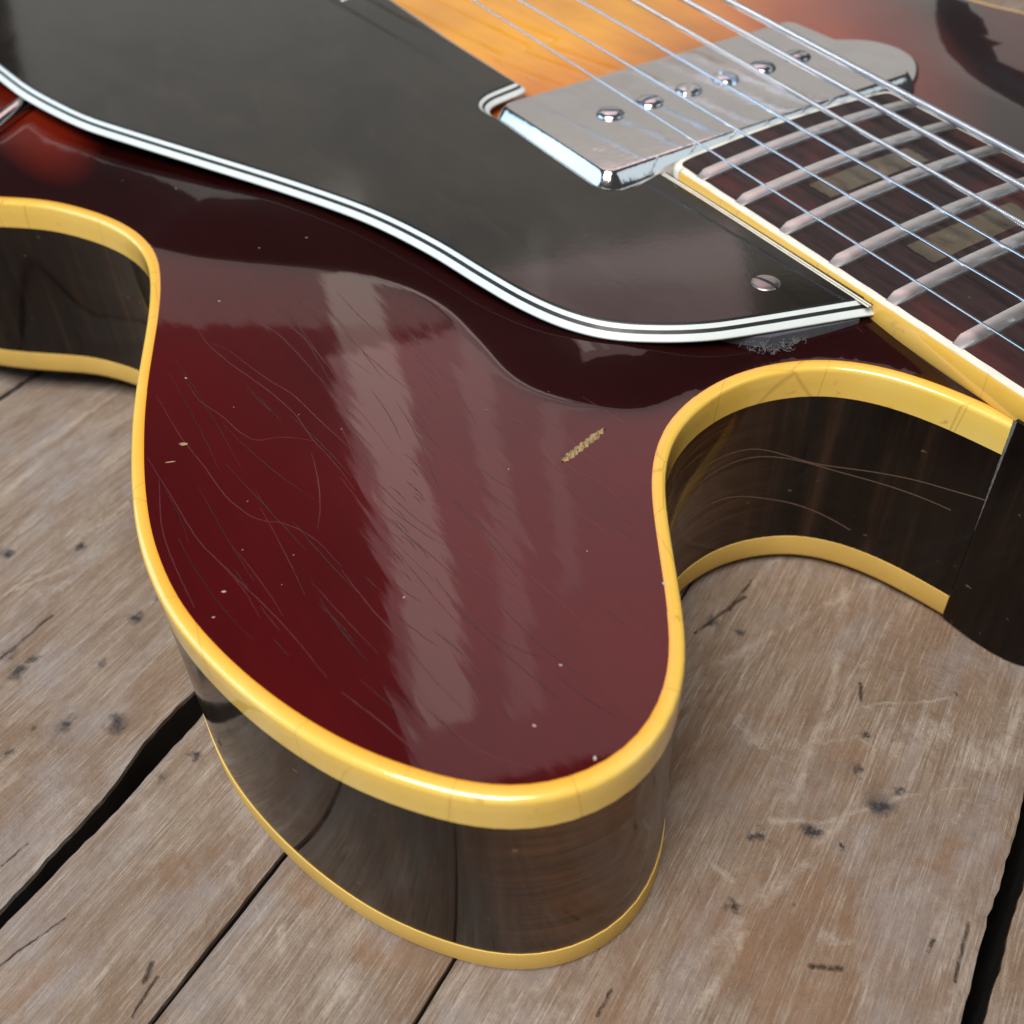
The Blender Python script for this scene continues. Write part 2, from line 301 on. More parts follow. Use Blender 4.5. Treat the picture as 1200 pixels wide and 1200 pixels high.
M = dict(lacquer=make_lacquer(), binding=make_binding(), oldbinding=make_plain('dull_back_binding', (0.84, 0.56, 0.15), 0.6, var=0.22, nscale=60, spec=0.12, bumpd=0.02), side=make_side(), wood=make_wood(), guard=make_guard(), rosewood=make_rosewood(), pearl=make_pearl(),
    nickel=make_nickel('worn_nickel', (0.80, 0.76, 0.75), 0.07, 0.17, 0.14), fret=make_nickel('fret_nickel', (0.92, 0.90, 0.88), 0.34, 0.40, 0.0), steel=make_nickel('plain_steel', (0.76, 0.79, 0.84), 0.10, 0.28), rust=make_nickel('dull_steel', (0.50, 0.45, 0.45), 0.25, 0.5, 0.3), wound=make_wound(),
    white=make_plain('white_ply', (0.66, 0.72, 0.73), 0.34, var=0.10), black=make_plain('black_ply', (0.010, 0.012, 0.014), 0.4),
    cream=make_plain('worn_cream_binding', (0.78, 0.76, 0.68), 0.4, var=0.2, nscale=400, bumpd=0.01), foam=make_plain('grey_foam', (0.085, 0.09, 0.11), 0.8, var=0.3, nscale=500, bumpd=0.05),
    lint=make_plain('lint', (0.30, 0.32, 0.36), 0.9), chip=make_plain('bare_wood_chip', (0.42, 0.29, 0.13), 0.6, var=0.85, nscale=1300, bumpd=0.08), pale=make_plain('pale_chip', (0.50, 0.40, 0.38), 0.6),
    crackm=make_plain('lacquer_crack', (0.085, 0.014, 0.018), 0.35, coat=0.3), crackk=make_plain('dark_lacquer_crack', (0.018, 0.002, 0.003), 0.3, coat=0.6), crackd=make_plain('lacquer_crack_brown', (0.16, 0.10, 0.07), 0.3, coat=0.6), seam=make_plain('grey_filler', (0.20, 0.20, 0.20), 0.8, var=0.7, nscale=1500, bumpd=0.1),
    neckwood=None, dark=make_plain('gap_blocker_black', (0.004, 0.003, 0.003), 0.95), gapshade=make_plain('gap_shade_edge', (0.020, 0.013, 0.009), 0.95, var=0.6, nscale=300))
def make_neck():
    mt, nt, b = mat('neck_lacquer')
    v = noise(nt, coords(nt, (40, 500, 500)), 1, 5, 0.7)
    c = ramp(nt, v, [(0.3, (0.035, 0.003, 0.004)), (0.65, (0.11, 0.010, 0.012)), (0.8, (0.22, 0.09, 0.06))])
    nt.links.new(c, b.inputs['Base Color']); b.inputs['Roughness'].default_value = 0.25; b.inputs['Coat Weight'].default_value = 1; b.inputs['Coat Roughness'].default_value = 0.12
    bump(nt, b, v, 0.05); return mt
M['neckwood'] = make_neck()
M['heel'] = M['side'].copy(); M['heel'].name = 'heel_lacquer'; M['heel'].node_tree.nodes['Principled BSDF'].inputs['Coat Weight'].default_value = 0.55

# ------------------------------------------------------------------ mesh helpers
def mesh_obj(name, verts, faces, m_, parent=None, smooth=True, mm=True, kind=None, label=None):
    me = bpy.data.meshes.new(name)
    v = np.asarray(verts, float)*(S if mm else 1)
    me.from_pydata(v.tolist(), [], [list(map(int, f)) for f in faces]); me.materials.append(m_)
    if smooth: me.shade_smooth()
    me.validate(); me.update()
    o = bpy.data.objects.new(name, me); C.objects.link(o)
    if parent: o.parent = parent
    if kind: o['kind'] = kind
    if label: o['label'] = label
    return o
def fix_normals(o):
    bm = bmesh.new(); bm.from_mesh(o.data); bmesh.ops.recalc_face_normals(bm, faces=bm.faces); bm.to_mesh(o.data); bm.free(); return o
def sharp(o, deg=35):
    o.data.set_sharp_from_angle(angle=math.radians(deg)); return o
def catmull(P, closed=False, step=1.0):
    P = np.asarray(P, float); n = len(P); out = []
    rngi = range(n if closed else n-1)
    for i in rngi:
        g = lambda k: P[k % n] if closed else (P[k] if 0 <= k < n else (2*P[0]-P[1] if k < 0 else 2*P[-1]-P[-2]))
        p0, p1, p2, p3 = g(i-1), g(i), g(i+1), g(i+2)
        # centripetal
        d1 = max(np.linalg.norm(p1-p0), 1e-6)**.5; d2 = max(np.linalg.norm(p2-p1), 1e-6)**.5; d3 = max(np.linalg.norm(p3-p2), 1e-6)**.5
        t0, t1 = 0, d1; t2 = t1+d2; t3 = t2+d3
        k = max(1, int(np.linalg.norm(p2-p1)/step))
        for j in range(k):
            t = t1+(t2-t1)*j/k
            A1 = (t1-t)/(t1-t0)*p0+(t-t0)/(t1-t0)*p1; A2 = (t2-t)/(t2-t1)*p1+(t-t1)/(t2-t1)*p2; A3 = (t3-t)/(t3-t2)*p2+(t-t2)/(t3-t2)*p3
            B1 = (t2-t)/(t2-t0)*A1+(t-t0)/(t2-t0)*A2; B2 = (t3-t)/(t3-t1)*A2+(t-t1)/(t3-t1)*A3
            out.append((t2-t)/(t2-t1)*B1+(t-t1)/(t2-t1)*B2)
    if not closed: out.append(P[-1])
    return np.array(out)
def smooth_line(P, it, closed=False):
    P = P.copy()
    for _ in range(it):
        if closed: P = 0.5*P+0.25*(np.roll(P, 1, 0)+np.roll(P, -1, 0))
        else: P[1:-1] = 0.5*P[1:-1]+0.25*(P[:-2]+P[2:])
    return P
def normals2(P, closed=False):
    if closed: T = np.roll(P, -1, 0)-np.roll(P, 1, 0)
    else: T = np.gradient(P, axis=0)
    T = T/np.linalg.norm(T, axis=1)[:, None]
    return np.c_[T[:, 1], -T[:, 0]]          # to the right of travel
def sweep(name, P, Nn, prof, m_, parent, closed=False, caps=True, zfun=None, **kw):
    """prof: list of (offset along normal, z) points, swept along contour P"""
    n, k = len(P), len(prof); V = []
    for i in range(n):
        for o_, z in prof:
            q = P[i]+Nn[i]*o_
            V.append((q[0], q[1], z+(zfun(q[0], q[1]) if zfun else 0)))
    F = []
    for i in range(n if closed else n-1):
        a, b2 = i*k, ((i+1) % n)*k
        for j in range(k-1): F.append((a+j, a+j+1, b2+j+1, b2+j))
    if caps and not closed: F.append(tuple(range(k))); F.append(tuple((n-1)*k+j for j in range(k-1, -1, -1)))
    return mesh_obj(name, V, F, m_, parent, **kw)
def seg_dist(Q, A, B):
    """distance from points Q (n,2) to the nearest of segments A-B (m,2)"""
    out = np.full(len(Q), 1e9)
    for a, b2 in zip(A, B):
        d = b2-a; L2 = max(d@d, 1e-12); t = np.clip(((Q-a)@d)/L2, 0, 1)
        out = np.minimum(out, np.hypot(*(Q-a-t[:, None]*d).T))
    return out
def inside(Q, P):
    c = np.zeros(len(Q), bool); x, y = Q[:, 0], Q[:, 1]
    for i in range(len(P)):
        x1, y1 = P[i]; x2, y2 = P[i-1]
        cond = ((y1 > y) != (y2 > y))
        with np.errstate(divide='ignore', invalid='ignore'):
            c ^= cond & (x < (x2-x1)*(y-y1)/(y2-y1+1e-30)+x1)
    return c
def tube(path, rad, nseg=8, closed_ends=True):
    path = np.asarray(path, float); V = []; F = []
    rad = np.broadcast_to(rad, (len(path),))
    T = np.gradient(path, axis=0); T /= np.linalg.norm(T, axis=1)[:, None]+1e-12
    up = np.array([0, 0, 1.0])
    for i, (p, t) in enumerate(zip(path, T)):
        u = np.cross(t, up)
        if np.linalg.norm(u) < 1e-3: u = np.cross(t, [0, 1, 0])
        u /= np.linalg.norm(u); w = np.cross(u, t)
        for j in range(nseg):
            a = 2*math.pi*j/nseg; V.append(p+rad[i]*(math.cos(a)*u+math.sin(a)*w))
    for i in range(len(path)-1):
        for j in range(nseg):
            k = (j+1) % nseg; F.append((i*nseg+j, i*nseg+k, (i+1)*nseg+k, (i+1)*nseg+j))
    if closed_ends: F.append(tuple(range(nseg-1, -1, -1))); F.append(tuple((len(path)-1)*nseg+j for j in range(nseg)))
    return V, F
def lathe(prof, seg=24):
    V = []; F = []
    for r, z in prof:
        for j in range(seg):
            a = 2*math.pi*j/seg; V.append((r*math.cos(a), r*math.sin(a), z))
    for i in range(len(prof)-1):
        for j in range(seg):
            k = (j+1) % seg; F.append((i*seg+j, i*seg+k, (i+1)*seg+k, (i+1)*seg+j))
    F.append(tuple(range(seg-1, -1, -1))); F.append(tuple((len(prof)-1)*seg+j for j in range(seg)))
    return V, F
def fill_poly(P):
    """triangles of a simple polygon (for flat caps)"""
    r = delaunay_2d_cdt([Vector(p) for p in P], [], [list(range(len(P)))], 1, 1e-6)
    return [tuple(v) for v in r[0]], r[2]

def thing(name, label, cat, loc=(0, 0, 0)):
    o = bpy.data.objects.new(name, None); C.objects.link(o); o.location = loc; o.empty_display_size = 0.02
    o['label'] = label; o['category'] = cat; return o

# ================================================================== TABLE
table = thing('plank_table', 'weathered grey-brown plank table with dark open gaps under the guitar', 'table', (0.2, -0.1, -0.003))
UA = math.radians(-62.0); U = np.array([math.cos(UA), math.sin(UA)]); NV = np.array([-U[1], U[0]])   # along / across the planks
def vnoise(x, seed, n=6, base=0.05):
    r = np.random.default_rng(seed); out = np.zeros_like(x)
    for k in range(n): out += np.sin(x*base*(1.9**k)+r.uniform(0, 6.28))*0.62**k
    return out
def plank(s0, s1, seed, drop=0.0, e0=0.5, e1=0.5, widen=False):
    u = np.concatenate([np.arange(-700, 20, 12), np.arange(20, 340, 1.6), np.arange(340, 700, 12)])
    w = s1-s0; k = max(8, int(w/1.6)) if (s0 > 40 and s1 < 300) else max(6, int(w/8))
    t = np.linspace(0, 1, k); V = []
    a = s0+e0*vnoise(u, seed, 7, 0.035)*0.6+e0*np.abs(vnoise(u, seed+5, 4, 0.7))*0.22
    b_ = s1+e1*vnoise(u, seed+1, 7, 0.035)*0.6-e1*np.abs(vnoise(u, seed+6, 4, 0.7))*0.22
    th = 30
    if widen: b_ = b_-2.0/(1+np.exp((u-229)/2.5))
    for i, uu in enumerate(u):
        ss = a[i]+(b_[i]-a[i])*t
        xy = U[None]*uu+NV[None]*(ss[:, None]*1.0)
        xy = np.c_[U[0]*uu+(-U[1])*ss*1.0, U[1]*uu+U[0]*ss*1.0]
        relief = 0.16*np.sin(ss*0.23+seed)+0.10*np.sin(ss*0.61+uu*0.012+seed*2)+0.10*np.sin(uu*0.07+seed)*np.sin(ss*0.33)
        relief += 0.05*np.sin(ss*1.7+uu*0.02)
        edge = np.minimum(ss-a[i], b_[i]-ss); relief -= 0.9*np.exp(-edge/0.55)
        z = TZ(xy[:, 0], xy[:, 1])+relief-drop
        V += [(xy[j, 0], xy[j, 1], z[j]) for j in range(k)]
        V += [(xy[-1, 0], xy[-1, 1], z[-1]-0.9), (xy[-1, 0], xy[-1, 1], z[-1]-th), (xy[0, 0], xy[0, 1], z[0]-th), (xy[0, 0], xy[0, 1], z[0]-0.9)]
    K = k+4; F = []
    for i in range(len(u)-1):
        for j in range(K): F.append((i*K+j, i*K+(j+1) % K, (i+1)*K+(j+1) % K, (i+1)*K+j))
    F.append(tuple(range(K))); F.append(tuple((len(u)-1)*K+j for j in range(K-1, -1, -1)))
    # local frame: X along the grain, so that the material follows it
    V = np.array(V); cx = U*150+np.array([-U[1], U[0]])*((s0+s1)/2); cz = -3
    L = np.c_[(V[:, 0]-cx[0])*U[0]+(V[:, 1]-cx[1])*U[1], -(V[:, 0]-cx[0])*U[1]+(V[:, 1]-cx[1])*U[0], V[:, 2]-cz]
    o = mesh_obj('plank', L, F, M['wood'])
    o.parent = table; o.matrix_parent_inverse = Matrix.Identity(4)
    o.location = Vector((cx[0]*S-0.2, cx[1]*S+0.1, cz*S+0.003)); o.rotation_euler = (0, 0, UA)
    fix_normals(o); sharp(o, 50); o.data.materials.append(M['gapshade'])  # dark plank sides: the shade in the gaps as a colour
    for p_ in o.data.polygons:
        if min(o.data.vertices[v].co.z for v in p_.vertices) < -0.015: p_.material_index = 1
    return o
edges = [(-420, -345, 0.4, .5, .5), (-343, -262, 0, .5, .5), (-260, -170, 0.2, .5, .5), (-168, -84, 0.3, .5, .5), (-82, 2, 0, .5, .5), (3.5, 104.1, 0.35, .5, .6), (106.9, 134.8, 0.0, .7, .18), (135.5, 165.2, 0.12, .18, .15), (165.7, 225.4, 0.05, .15, .7), (228.4, 310, 0.5, .6, .5), (313, 400, 0, .5, .5), (402, 480, 0.3, .5, .5)]
for i, (s0, s1, dr, e0, e1) in enumerate(edges): plank(s0, s1, 11+i*3, dr, e0, e1, i == 5)
# unseen near-black board, added under the planks to keep the gaps dark
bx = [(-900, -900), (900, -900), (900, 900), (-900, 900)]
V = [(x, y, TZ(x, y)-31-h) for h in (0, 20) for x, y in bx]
ub = mesh_obj('gap_blocker', V, [(0, 1, 2, 3), (7, 6, 5, 4), (0, 4, 5, 1), (1, 5, 6, 2), (2, 6, 7, 3), (3, 7, 4, 0)], M['dark'], smooth=False)
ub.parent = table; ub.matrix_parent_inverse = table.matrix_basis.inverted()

# ================================================================== GUITAR
guitar = thing('electric_guitar', 'cherry sunburst hollow-body electric guitar with yellowed binding and black pickguard lying on planks', 'guitar', (0.1, 0, -0.005))
def G(o): o.parent = guitar; o.matrix_parent_inverse = guitar.matrix_basis.inverted() if False else Matrix.Translation((-0.1, 0, 0.005)); return o
H = 41.7; BT = 5.5; BB = 5.1
treble = [(93, -134), (97.7, -128.5), (104.5, -123.7), (111.7, -119.9), (117.9, -117.7), (124.5, -116.5), (131.6, -116.8), (140.3, -119.2), (149.3, -122.6), (158.5, -126.6), (167, -130.3), (175, -133.5), (182.7, -136.1), (188.2, -137.9), (193.6, -139.3), (198.8, -140.6), (204.8, -141.5), (211, -141.9), (217.4, -141.7), (224.4, -140.6), (228.9, -139.6), (232.2, -138.7), (236.4, -137.4), (240, -135.9), (244.8, -133.8), (247.8, -132.2), (251.5, -129.8), (254.7, -127.3), (257.6, -124.9), (260.2, -122.3), (261.8, -120.2), (263.6, -117.1), (264.6, -114.6), (265.3, -111.8), (265.6, -108.7), (265.6, -105.9), (264.9, -103), (263.5, -100.2), (261.7, -97.6), (259.6, -95.3), (256.5, -92.5), (252.7, -89.9), (248.7, -87.4), (246.3, -86), (243.1, -84), (238.4, -81.2), (234, -78.4), (231, -76.4), (227.8, -73.9), (224.7, -70.6), (221.9, -66.1), (219.9, -60.6), (219.1, -55.7), (219.2, -50.9), (219.8, -47.7), (221.2, -43.6), (222.9, -40.3), (226.3, -36.5), (230.4, -33.6), (235, -31.4), (240.1, -29.7), (244.1, -28.7), (248.8, -27.8)]
lower = [(-232, 0), (-229, -45), (-220, -92), (-196, -144), (-152, -183), (-100, -200), (-50, -200.5), (-4, -189), (34, -176), (63, -160), (82, -146)]
half = catmull(lower+treble, step=1.6)
half = smooth_line(half, 10)
Nh = -normals2(half)      # check orientation below
# travelling from the tail round the treble side to the neck: outside is to the right (-y side first)
Nh = normals2(half)
if Nh[len(half)//3] @ (half[len(half)//3]-np.array([50, 0])) < 0: Nh = -Nh
YS = 0.872
bass = half*[1, -YS]; Nb = Nh*[1, -1]; Nb = Nb/np.linalg.norm(Nb, axis=1)[:, None]

prof_top = [(-2.0, H+0.06), (-0.95, H+0.03), (-0.55, H-0.06), (-0.25, H-0.22), (-0.07, H-0.48), (0, H-0.85), (0.0, H-3), (0.0, H-BT), (-2.0, H-BT)]
prof_bot = [(-2.0, BB), (0.0, BB), (0.0, 0.9), (-0.25, 0.3), (-0.8, 0.0), (-2.0, -0.1)]
prof_side = [(-0.14, H-BT+0.3), (-0.16, H-14), (-0.18, (H)/2), (-0.16, 12), (-0.14, BB-0.3)]
def body_ring(P, Nn):
    o = sweep('binding', P, Nn, prof_top, M['binding'], None); G(o); fix_normals(o); sharp(o, 40)
    ev = np.tile([1.0, .55, .25, .1, 0, 0, 0, 0, 0], len(P)); at_ = [x for x in C.objects if x.name.startswith('binding')][-1].data.attributes.new('tint', 'FLOAT', 'POINT'); at_.data.foreach_set('value', ev)
    o = sweep('back_binding', P, Nn, prof_bot, M['oldbinding'], None); G(o); fix_normals(o); sharp(o, 40)
    V = [];
    o = sweep('side', P, Nn, prof_side, M['side'], None, caps=False); G(o)
    n = len(P); k = len(prof_side); val = np.zeros(n*k)
    for i, p in enumerate(P):
        tip = math.exp(-(((p[0]-265)/11)**2+((abs(p[1])-108)/15)**2)); cut = math.exp(-(((p[0]-222)/9)**2+((abs(p[1])-62)/17)**2))
        val[i*k:(i+1)*k] = min(1.1, 1.1*tip+0.9*cut)
    a = o.data.attributes.new('brown', 'FLOAT', 'POINT'); a.data.foreach_set('value', val); return o
body_ring(half, Nh); body_ring(bass, Nb)

# --- the arched top
crease = [(128.25, -113.43), (134.91, -108.63), (141.11, -102.85), (151.26, -92.37), (160.18, -85.01), (168.35, -81.3), (176.74, -79.6), (187.04, -79.9), (198.5, -80.6), (205.4, -79.01), (211.21, -75.4), (215.57, -70.63), (217.0, -66.76), (217.2, -62.64)]
inner_t = half-Nh*1.95; inner_b = bass-Nb*1.95
outline = np.r_[inner_t, [[248.8, 0]], inner_b[::-1][:-1]]
i0 = np.argmin(np.hypot(*(inner_t-np.array([127, -114])).T)); i1 = np.argmin(np.hypot(*(inner_t-np.array([217, -60])).T))
ct = catmull(crease, step=1.5)
arch_t = np.r_[inner_t[:i0], ct, inner_t[i1:]]
arch = np.r_[arch_t, [[250, 0]], (arch_t*[1, -YS])[::-1][:-1]]
AA, AB = arch, np.roll(arch, -1, 0)
def signed(Q):
    d = seg_dist(Q, AA, AB); return np.where(inside(Q, arch), d, -d)
def top_h(Q, sd=None):
    if sd is None: sd = signed(Q)
    d = np.log1p(np.exp(np.clip(sd/0.45, -40, 40)))*0.45
    # the rim end of the arch is gentler where it runs along the binding
    f = np.clip((Q[:, 0]-214)/24, 0, 1); f = 1-0.62*f*f*(3-2*f)
    w_ = 14.5*f
    h = 0.27*d/(1+(d/w_)**4)**0.25*(0.72+0.28*np.clip((Q[:, 0]-95)/35, 0, 1))
    ear = np.clip(-sd, 0, 60)
    h += 0.10*np.sin(np.clip(ear/45, 0, 1)*math.pi)
    return H+0.02+h
xs = np.arange(-228, 60, 7.0); pts = [(x, y) for x in xs for y in np.arange(-196, 172, 7.0)]
pts += [(x, y) for x in np.arange(60, 266, 2.0) for y in np.arange(-141, 14, 2.0)]
pts += [(x, y) for x in np.arange(60, 266, 5.0) for y in np.arange(15, 124, 5.0)]
for off in (-1.8, -1.2, -0.7, -0.3, 0, 0.3, 0.7, 1.2, 1.8, 3.0):
    nn = normals2(ct); pts += [tuple(q) for q in ct-nn*off]
pts = np.array(pts)+1e-4*rng.random((len(pts), 2))
keep = inside(pts, outline); pts = pts[keep]
dd = seg_dist(pts, outline, np.roll(outline, -1, 0)); pts = pts[dd > 0.55]
allp = np.r_[outline, pts]; n0 = len(outline)
r = delaunay_2d_cdt([Vector(p) for p in allp], [(i, (i+1) % n0) for i in range(n0)], [], 1, 1e-5)
P2 = np.array([tuple(v) for v in r[0]]); sd = signed(P2); Z = top_h(P2, sd)
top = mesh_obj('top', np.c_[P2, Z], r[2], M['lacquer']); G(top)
# smooth analytic normals
eps = 0.25
gx = (top_h(P2+[eps, 0])-top_h(P2-[eps, 0]))/(2*eps); gy = (top_h(P2+[0, eps])-top_h(P2-[0, eps]))/(2*eps)
nrm = np.c_[-gx, -gy, np.ones(len(gx))]; nrm /= np.linalg.norm(nrm, axis=1)[:, None]
me = top.data
if sum(p.normal.z for p in me.polygons) < 0: me.flip_normals()
me.normals_split_custom_set_from_vertices(nrm[:len(me.vertices)].tolist())
# painted sunburst, the slope's shade put into its dark band: 0 = outer horn red ... 1 = amber centre
dmid = sd
cx_ = np.hypot((P2[:, 0]+10)/190.0, P2[:, 1]/102.0)
inner = np.clip(1.58-cx_*1.02, 0, 1)
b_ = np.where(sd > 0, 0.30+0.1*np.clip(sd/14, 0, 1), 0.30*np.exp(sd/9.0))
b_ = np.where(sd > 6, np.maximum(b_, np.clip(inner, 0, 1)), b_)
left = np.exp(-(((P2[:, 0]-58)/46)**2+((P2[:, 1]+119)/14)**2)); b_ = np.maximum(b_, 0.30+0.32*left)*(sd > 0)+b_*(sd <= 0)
a = me.attributes.new('burst_shade', 'FLOAT', 'POINT'); a.data.foreach_set('value', b_[:len(me.vertices)])

# --- the back (gently arched) resting on the planks
def back_h(Q):
    d = seg_dist(Q, outline, np.roll(outline, -1, 0)); return -5.0*(1-np.exp(-d/40.0))
bp = np.array([(x, y) for x in np.arange(-225, 264, 9.0) for y in np.arange(-196, 172, 9.0)])+1e-3*rng.random((len(np.arange(-225, 264, 9.0))*len(np.arange(-196, 172, 9.0)), 2))
bp = bp[inside(bp, outline)]; bp = bp[seg_dist(bp, outline, np.roll(outline, -1, 0)) > 2]
al = np.r_[outline, bp]; r = delaunay_2d_cdt([Vector(p) for p in al], [(i, (i+1) % n0) for i in range(n0)], [], 1, 1e-5)
P3 = np.array([tuple(v) for v in r[0]]); hb = back_h(P3)
back = mesh_obj('back', np.c_[P3, hb+0.1], [f[::-1] for f in r[2]], M['side']); G(back)

# --- fretboard
L0 = 628.65; fx = lambda n: L0*2**(-n/12)
FT = 0.0461
fbz = lambda x, y=0.0: H+9.84-y*y/610-(x-160)*math.tan(FT)
hw = lambda x: 0.5*(43+14*(L0-x)/(L0-fx(22)))*0.967+0.55
X0, X1 = 169.6, 470.0
xs = np.r_[X0, np.arange(176, X1, 6.0), X1]; ys = np.linspace(-1, 1, 13)
V = []; F = []
for x in xs:
    w = hw(x)-1.5
    V += [(x, w*t, fbz(x, w*t)) for t in ys]+[(x, w, fbz(x)-5.3), (x, -w, fbz(x)-5.3)]
K = 15
for i in range(len(xs)-1):
    for j in range(K): F.append((i*K+j, i*K+(j+1) % K, (i+1)*K+(j+1) % K, (i+1)*K+j))
F.append(tuple(range(K))); F.append(tuple((len(xs)-1)*K+j for j in range(K)))
fb = mesh_obj('fretboard', V, F, M['rosewood']); G(fb); fix_normals(fb); sharp(fb, 40)
def sub(o, parent): o.parent = parent; o.matrix_parent_inverse = Matrix.Identity(4); return o
# parts of the board: they share the guitar's frame
for sgn in (-1, 1):
    # yellow side, cream worn top face; rounded at the body end
    V = []; F = []
    xs2 = np.r_[X0+2.5, np.arange(176, X1, 3.0)]
    pr = lambda x: [(hw(x)-1.5, fbz(x, hw(x))+0.06), (hw(x)-0.9, fbz(x, hw(x))+0.05), (hw(x)-0.25, fbz(x, hw(x))-0.18)]
    for x in xs2: V += [(x, sgn*y, z+0.04*math.sin(x*1.1)) for y, z in pr(x)]
    for i in range(len(xs2)-1):
        for j in range(2): F.append((i*3+j, i*3+j+1, (i+1)*3+j+1, (i+1)*3+j))
    o = mesh_obj('binding_top_face', V, F, M['cream']); sub(o, fb); fix_normals(o)
    V = []; F = []
    q = lambda x: [(hw(x)-0.25, fbz(x, hw(x))-0.18), (hw(x)+0.02, fbz(x, hw(x))-0.75), (hw(x)+0.05, fbz(x, hw(x))-4.0), (hw(x)-0.2, fbz(x, hw(x))-4.6), (hw(x)-1.6, fbz(x, hw(x))-4.6), (hw(x)-1.6, fbz(x, hw(x))-0.3)]
    for x in xs2: V += [(x, sgn*y, z) for y, z in q(x)]
    for i in range(len(xs2)-1):
        for j in range(5): F.append((i*6+j, i*6+j+1, (i+1)*6+j+1, (i+1)*6+j))
    F.append(tuple(range(6))); F.append(tuple((len(xs2)-1)*6+j for j in range(6)))
    o = mesh_obj('side_binding', V, F, M['binding']); a = o.data.attributes.new('tint', 'FLOAT', 'POINT'); a.data.foreach_set('value', [0.55]*len(V)); sub(o, fb); fix_normals(o); sharp(o, 50)
# cream strip closing the body end, with rounded corners
path = [(X0+2.5, -(hw(X0)-0.7)), (X0+1.2, -(hw(X0)-0.85)), (X0+0.2, -(hw(X0)-1.7)), (X0-0.15, -(hw(X0)-3.5))]
path = np.array(path+[(X0-0.15, y) for y in np.linspace(-20, 20, 11)]+[(x, -y) for x, y in path[::-1]])
pp = catmull(path, step=0.6); nn = normals2(pp)
V = []; F = []
for p_, n_ in zip(pp, nn):
    for o_, dz in ((-0.75, 0.05), (0.0, 0.05), (0.55, -0.2), (0.7, -0.8), (0.7, -4.6)):
        s_ = -1 if n_[0] > 0 else 1
        V.append((p_[0]+n_[0]*o_*s_*(-1 if False else 1), p_[1]+n_[1]*o_*s_, fbz(p_[0], p_[1])+dz))
for i in range(len(pp)-1):
    for j in range(4): F.append((i*5+j, i*5+j+1, (i+1)*5+j+1, (i+1)*5+j))
o = mesh_obj('end_binding', V, F, M['cream']); sub(o, fb); fix_normals(o)
# frets
for n in range(22, 5, -1):
    x = fx(n); w = hw(x)-1.15; V = []; F = []; ny = 28; A = [(1.48, 0.0), (1.45, 0.42), (1.25, 0.72), (0.8, 0.84), (0, 0.87), (-0.8, 0.84), (-1.25, 0.72), (-1.45, 0.42), (-1.48, 0.0)]
    for i in range(ny+1):
        t = -1+2*i/ny; t = math.copysign(1-(1-abs(t))**1.35 if False else abs(t), t); y = w*t
        e = min(1.0, (1-abs(t))*w/1.0); e = math.sin(e*math.pi/2)**0.5 if e < 1 else 1; e = max(e, 0.12)
        for ax_, az_ in A: V.append((x+ax_*(0.6+0.4*e), y, fbz(x, y)-0.05+az_*e))
    for i in range(ny):
        for j in range(8): F.append((i*9+j, i*9+j+1, (i+1)*9+j+1, (i+1)*9+j))
        F.append((i*9+8, i*9, (i+1)*9, (i+1)*9+8))
    F.append(tuple(range(9))); F.append(tuple(ny*9+j for j in range(9)))
    o = mesh_obj('fret', V, F, M['fret']); sub(o, fb); fix_normals(o); sharp(o, 24)
    # binding nib at each fret end
# block inlays: slightly proud, ragged rims
def inlay(xa, xb, ya, yb, seed):
    r_ = np.random.default_rng(seed); P = []
    for x, y in [(xa, t) for t in np.linspace(ya, yb, 14)]: P.append((x+r_.normal()*0.06, y))
    for x in np.linspace(xa, xb, 7)[1:]: P.append((x, yb+r_.normal()*0.13))
    for y in np.linspace(yb, ya, 14)[1:]: P.append((xb+r_.normal()*0.06, y))
    for x in np.linspace(xb, xa, 7)[1:-1]: P.append((x, ya+r_.normal()*0.2))
    P = np.array(P); vs, fs = fill_poly(P); n = len(vs)
    # subdivide across by building strips so that it follows the radius
    V = [(x, y, fbz(x, y)+0.06) for x, y in vs]+[(x, y, fbz(x, y)-0.4) for x, y in P]
    F = list(fs)+[(i, (i+1) % len(P), n+(i+1) % len(P), n+i) for i in range(len(P))]
    o = mesh_obj('inlay', V, F, M['pearl'], smooth=False); sub(o, fb); return o
for n in (21, 19, 17, 15, 12, 9, 7):
    xa, xb = fx(n), fx(n-1); c_ = (xa+xb)/2; wd = 2.9
    inlay(c_-wd-0.25*(xb-xa-12), c_+wd+0.1*(xb-xa-12), -13.3, 10.8 if n > 20 else 11.5, n)

# --- neck block under the board, heel and neck
secs = []
V = []; F = []
xs3 = np.r_[176, np.arange(200, 249, 8.0), 249.0]
for x in xs3:
    zb = 38.0; zt = fbz(x)-4.7; w = hw(x)-0.9
    for y, z in ((w, zt), (w+0.1, zt-0.6), (w+0.6, max(H+0.5, zt-1.5)), (w+1.1, zb)): V.append((x, y, z))
    for y, z in ((w+1.1, zb), (w+0.6, max(H+0.5, zt-1.5)), (w+0.1, zt-0.6), (w, zt)): V.append((x, -y, z))
K = 8
for i in range(len(xs3)-1):
    for j in range(K): F.append((i*K+j, i*K+(j+1) % K, (i+1)*K+(j+1) % K, (i+1)*K+j))
F.append(tuple(range(K))); F.append(tuple((len(xs3)-1)*K+j for j in range(K)))
o = mesh_obj('neck_block', V, F, M['neckwood']); G(o); fix_normals(o); sharp(o, 50)
